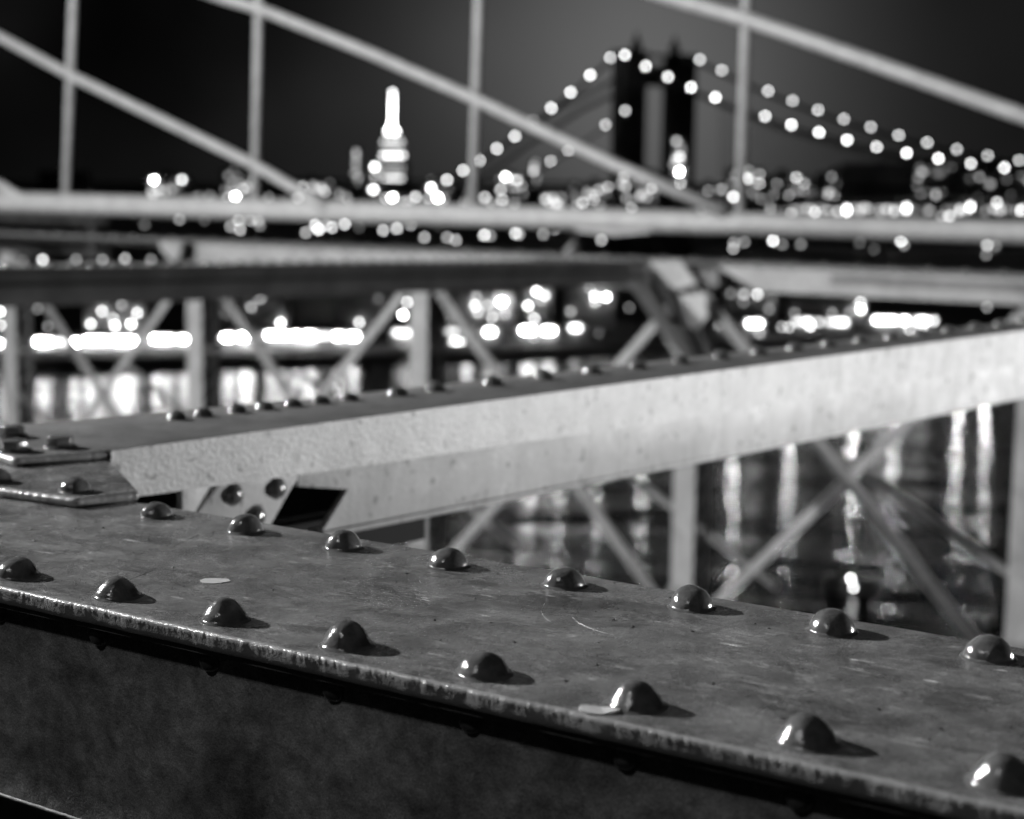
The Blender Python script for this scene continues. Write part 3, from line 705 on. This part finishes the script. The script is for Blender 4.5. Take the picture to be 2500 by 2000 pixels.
# more dark roofs that fill the silhouette of the skyline
for x0, x1, yt, Y, lab in ((456, 538, 470, 2300, 'plain low unlit block between two lit blocks on the left skyline'), (632, 712, 474, 2200, 'plain low unlit block left of where the lower stay ends'),
                           (818, 856, 462, 2600, 'small unlit block left of the very slim tower'), (1168, 1210, 470, 2400, 'small unlit block right of the third suspender rope'),
                           (1700, 1778, 452, 1800, 'plain unlit block between the bridge tower and the rightmost rope'), (1980, 2003, 446, 2000, 'narrow unlit block under the sagging bridge cable'),
                           (-60, 360, 478, 2500, 'long low unlit roofline at the far left of the skyline')):
    bld(x0, x1, yt, Y, lab)
print('unassigned lights', LIGHTS)

# ------------------------------------------------------------------ near the far bank
SHORE_L = [  # x, y, brightness, wide
 (0,761,1.),(17,766,.85),(2,794,.75),(92,754,.36),(117,797,.36),
 (249,760,.8),(221,791,.85),(276,778,.62),(280.5,795.6,.95),(320,791.5,1.1),(335,764,.82),(297,745,.45),
 (635,729,.5),(613,750,.5),(547,765,.22),(685,788,1.1),(877,787,.8),
 (994,738,.75),(983.7,769,1.5),(1004.5,769,.62),(981.6,844,.5),(924,730,.25),
 (1106,775.6,.9),(1163,725.5,.5),(1159,746,.8),(1166.5,763,.62),(1190,746,.55),(1225,737,1.5,1.8),(1201.6,775,.65),(1234,767,.45),(1159,819,.35),
 (1289,747,1.),(1310,712,1.1),(1330,721,.8),(1322,734,.45),(1304,778,.8),(1303,824,.36),
 (1438.7,702.5,.42),(1452,723,.9),(1453,738,.62),(1480,725.5,1.3),(1393,761,.45),(1536,751,.3),(1461.6,813,.22),
 (1784,717,.3),(1816,719,.55),(1849,719,.72),(1815,738,.3),(1884,730,.25),(1878,755,.36),(1940,765,.36),(2032,765,.4),(2075,763,.36),(2101,738,.7),(2102,755.6,1.1),(2410,750,.4),
]
def blk(x0, x1, yt, label):
    global BLH
    Y = shore((x0 + x1) / 2) + 42; c = aty((x0 + x1) / 2, 440, Y); t_ = thing('waterfront_building', label, 'building', (c[0], c[1], -38.5))
    a = aty(x0, yt, Y); e = aty(x1, yt, Y)
    mb = MB(); mb.box((a[0], Y, -38.5), (e[0] - a[0], 0, 0), (0, 14, 0), (0, 0, a[2] + 38.5)); part(mb, 'wall', M_GREY, t_)
    mb = MB(); mb.box((a[0] - .4, Y - .4, a[2]), (e[0] - a[0] + .8, 0, 0), (0, 14.8, 0), (0, 0, .5)); part(mb, 'roof', M_BLD, t_)
    for L in list(SHORE_L):
        if x0 <= L[0] <= x1 and yt - 12 <= L[1] < 800:
            place_lamp(aty(L[0], L[1], Y - 1.2), L[2], t_, 'window', wide=L[3] if len(L) > 3 else 1); SHORE_L.remove(L)
blk(205, 352, 738, 'waterfront building with seven window lights in a loose ring between two posts')
blk(536, 700, 722, 'grey waterfront building with half-hidden lights under the dark cross girder')
blk(1092, 1262, 716, 'waterfront building with the densest cluster of ring-like window lights')
blk(1280, 1348, 706, 'narrow waterfront building with five lights one above the other')
blk(1385, 1500, 698, 'waterfront building with a dazzling corner light left of the knee brace')
blk(1770, 1900, 708, 'waterfront building with faint lights under the pale chord on the right')
blk(1925, 2115, 730, 'waterfront building with a bright stacked pair of lights at its right end')
blk(720, 960, 712, 'broad grey waterfront building, mostly unlit, behind the long light bar')
# bright light bars of the riverside sheds
BARM = {}
def shed(x0, x1, y, b_, label, hpx=9):
    xm = (x0 + x1) / 2; Y = shore(xm) + 9
    y = max(y, 0); a, e = aty(x0, y, Y), aty(x1, y, Y)
    t_ = thing('riverside_shed', label, 'shed', ((a[0] + e[0]) / 2, Y, -38.5))
    h = hpx * Y / FPX; zt = a[2]
    mb = MB(); mb.box((a[0] - 1, Y + .6, -38.5), (e[0] - a[0] + 2, 0, 0), (0, 6, 0), (0, 0, zt + h + 38.5)); part(mb, 'wall', M_GREY, t_)
    mb = MB(); mb.box((a[0] - 1.5, Y - .6, zt + h), (e[0] - a[0] + 3, 0, 0), (0, 7.5, 0), (0, 0, .35)); part(mb, 'roof', M_BLD, t_)
    rr = random.Random(int(x0) + 5); x = a[0]
    while x < e[0] - .3:
        wd = min(rr.uniform(.9, 3.4), e[0] - x); k_ = rr.choice((.10, .3, .7, 1.3, 1.7)); key = round(56.0 * b_ ** 2.3 * k_, 1)
        if key not in BARM: BARM[key] = emit('bar_glow', key)
        mb = MB(); mb.box((x, Y, zt - h / 2), (wd, 0, 0), (0, .3, 0), (0, 0, h)); part(mb, 'light_panel', BARM[key], t_)
        x += wd + rr.choice((.2, .4, .7, 1.6))
    mb = MB(); n = max(1, int((e[0] - a[0]) / 5))
    for i in range(n + 1): mb.box((a[0] + (e[0] - a[0]) * i / n - .12, Y - .3, -38.5), (.24, 0, 0), (0, .2, 0), (0, 0, zt - h / 2 + 38.5 - .05))
    part(mb, 'posts', M_DARK, t_)['label'] = 'slender row of posts under the light bar'
shed(-60, 25, 838, .9, 'riverside shed with a light bar left of the leftmost truss post')
shed(88, 192, 835, .9, 'riverside shed with a long light bar right of the leftmost post')
shed(205, 342, 831, 1.0, 'riverside shed whose light bar passes under the ring of window lights')
shed(374, 474, 828, 1.0, 'riverside shed with light bar just left of the second truss post')
shed(545, 566, 824, .85, 'riverside shed with a short round light bar right of the second post')
shed(586, 620, 823, 1.0, 'riverside shed with a short bright light bar crossed by a diagonal')
shed(652, 872, 819, 1.0, 'longest riverside shed, its light bar filling the bay before the third post')
shed(962, 1010, 813, 1.0, 'riverside shed with a short light bar tight against the third post')
shed(1092, 1150, 810, .75, 'riverside shed with paired light bars right of the third post')
shed(1102, 1136, 838, 1.1, 'low riverside shed with a single oval light close to the water')
shed(1186, 1210, 811, .8, 'riverside shed with a round blazing light below a dense light cluster')
shed(1274, 1352, 807, .75, 'riverside shed with a light bar below the narrow waterfront building')
shed(1394, 1424, 801, .8, 'riverside shed with an oval light left of the bright diagonal brace')
shed(1754, 1786, 792, .55, 'riverside shed with an oval light right of the pale joint plates')
shed(1826, 1858, 790, .5, 'riverside shed with an oval light above the row of far rivets')
shed(1940, 2068, 786, .5, 'riverside shed with a long light bar under the stacked pair of lights')
shed(2136, 2282, 782, .5, 'riverside shed with the rightmost long light bar')
# street lamps
LMP = {
 "under the rail pipe's far left end": [(37.5,524,.22),(123,524,.25),(236,532,.22),(353,549,.26),(438,536,.42),(499,538,.22)],
 "in the tight cluster below the rail pipe": [(582,536,.72),(563,553,.5),(586,561,.6),(611,538,.52),(630,539,.5),(634,551,.36)],
 "in the loose chain left of the spire": [(771,538,.35),(770,550,.75),(778,561,.85),(747,568,.55),(797,551,.45),(810,555,.7),(842,547,.75),(877,555,.22)],
 "in the row below the spire": [(935.7,562.7,.65),(969,557.6,.7),(1003,547.7,.68)],
 "along the pale truss chord": [(1036,580,.55),(1071,553,.22),(1092,580,.5),(1113,586.5,.55),(1182,574,.8),(1196,576,.45),(1259,570,.75),(1267.5,572,.45),(1326,572,.45),(1355,557,1.),(1468,586.5,.55)],
 "below the pipe's right half": [(1792,593,.45),(1790,607,.5),(1817,591.5,.4),(1887,588.6,.9),(1909,597,.36),(1955,597,.36),(2099,593,.25),(2134,609,.22),(2200,588.6,.9),(2207,599,.4)],
 "stacked below the pipe's right end": [(2410,599,.62),(2408,622,.36),(2430,601,.36)],
 "just above the dark cross girder": [(25,634,.62),(56,639,.45),(104,634.5,.8),(186,634,.4),(250,634,.45),(305,632,.55),(369,634,.36),(484,632,.3)],
 "on the riverbank promenade": [(L[0], L[1], L[2]) for L in SHORE_L] + [(1909,798.6,.5),(1926,799,.6),(1978,797,.9),(2220,803.6,.62),(2251,799.7,.7),(1804.5,821,.36),(1855,813.6,.5)],
}
ORD = ['first', 'second', 'third', 'fourth', 'fifth', 'sixth', 'seventh', 'eighth', 'ninth', 'tenth', 'eleventh', 'twelfth', 'thirteenth', 'fourteenth', 'fifteenth', 'sixteenth', 'seventeenth', 'eighteenth', 'nineteenth', 'twentieth', 'twenty-first', 'twenty-second', 'twenty-third', 'twenty-fourth', 'twenty-fifth', 'twenty-sixth', 'twenty-seventh', 'twenty-eighth']
POLE = MB(); POLE.tube([(0, 0, 0), (0, 0, .3), (0, 0, 1)], [.5, .35, .25], 6); POLE = POLE.mesh('pole', M_DARK)
for where, lst in LMP.items():
    for i, (x, y, b_) in enumerate(sorted(lst)):
        hgt = 8.0
        hz = YH + ROLL * (x - 1250); Y = FPX * (38.5 - hgt) / max(y - hz, 20)
        Y = max(Y, shore(x) + 6); P = aty(x, y, Y)
        adj = 'dim' if b_ < .4 else ('bright' if b_ >= .8 else 'soft')
        t_ = thing('street_lamp', f'{adj} street lamp, {ORD[i]} from left {where}', 'street lamp', (P[0], P[1], -38.5), group='street lamps ' + where)
        po = link('pole', POLE); po.parent = t_; po.scale = (.35, .35, P[2] + 38.5)
        place_lamp(P, b_, t_, 'lantern')
# ------------------------------------------------------------------ the boat
P = onz(2082, 1446, -40.0)
bt = thing('motor_boat', 'small dark boat showing two white lights on the black water', 'boat', P)
mb = MB(); hull = [(-4.2, 0), (-3.6, 1.2), (1.5, 1.3), (4.6, 0), (1.5, -1.3), (-3.6, -1.2)]
mb.hexa([P + np.array([-2.4, -.8, 0]), P + np.array([1.6, -.9, 0]), P + np.array([1.6, .9, 0]), P + np.array([-2.4, .8, 0])], [P + np.array([-2.6, -1.1, .8]), P + np.array([2.8, -.2, 1.0]), P + np.array([2.8, .2, 1.0]), P + np.array([-2.6, 1.1, .8])])
part(mb, 'hull', M_DARK, bt)
mb = MB(); mb.box(P + np.array([-1.6, -.8, .82]), (1.9, 0, 0), (0, 1.6, 0), (0, 0, 1.0)); part(mb, 'cabin', M_DARK, bt)
mb = MB(); mb.tube([P + np.array([0., 0, 1.8]), P + np.array([0., 0, 2.6])], .06, 6); part(mb, 'mast', M_DARK, bt)
place_lamp(aty(2083.5, 1435, P[1] - 1.4), .9, bt, 'lamp'); place_lamp(aty(2077.5, 1413, P[1] - 1.4), 1.05, bt, 'lamp')

# added lamps hidden behind the pale cross girder, making the streaks on the water
for i, (x, y, b_, w_) in enumerate(((1290, 1000, 3.0, 1.), (1365, 985, 3.4, 1.), (1460, 965, 3.6, 1.), (1570, 950, 3.8, 1.), (1795, 925, 4.8, 1.), (1932, 900, 4.2, 1.), (2088, 880, 5.2, 1.), (2190, 870, 4.4, 1.), (2345, 850, 4.6, 1.), (2410, 900, 3.9, 1.))):
    P = aty(x, y, FPX * 35.5 / (y - YH - ROLL * (x - 1250)))
    t_ = thing('added_streak_lamp', f'added lamp behind the pale cross girder, {ORD[i]} from left, throwing a streak on the water', 'added lamp', (P[0], P[1], -40.3), group='added lamps on the river')
    po = link('pile', POLE); po.parent = t_; po.scale = (.5, .5, P[2] + 40.0)
    place_lamp(P, b_, t_, 'lantern')
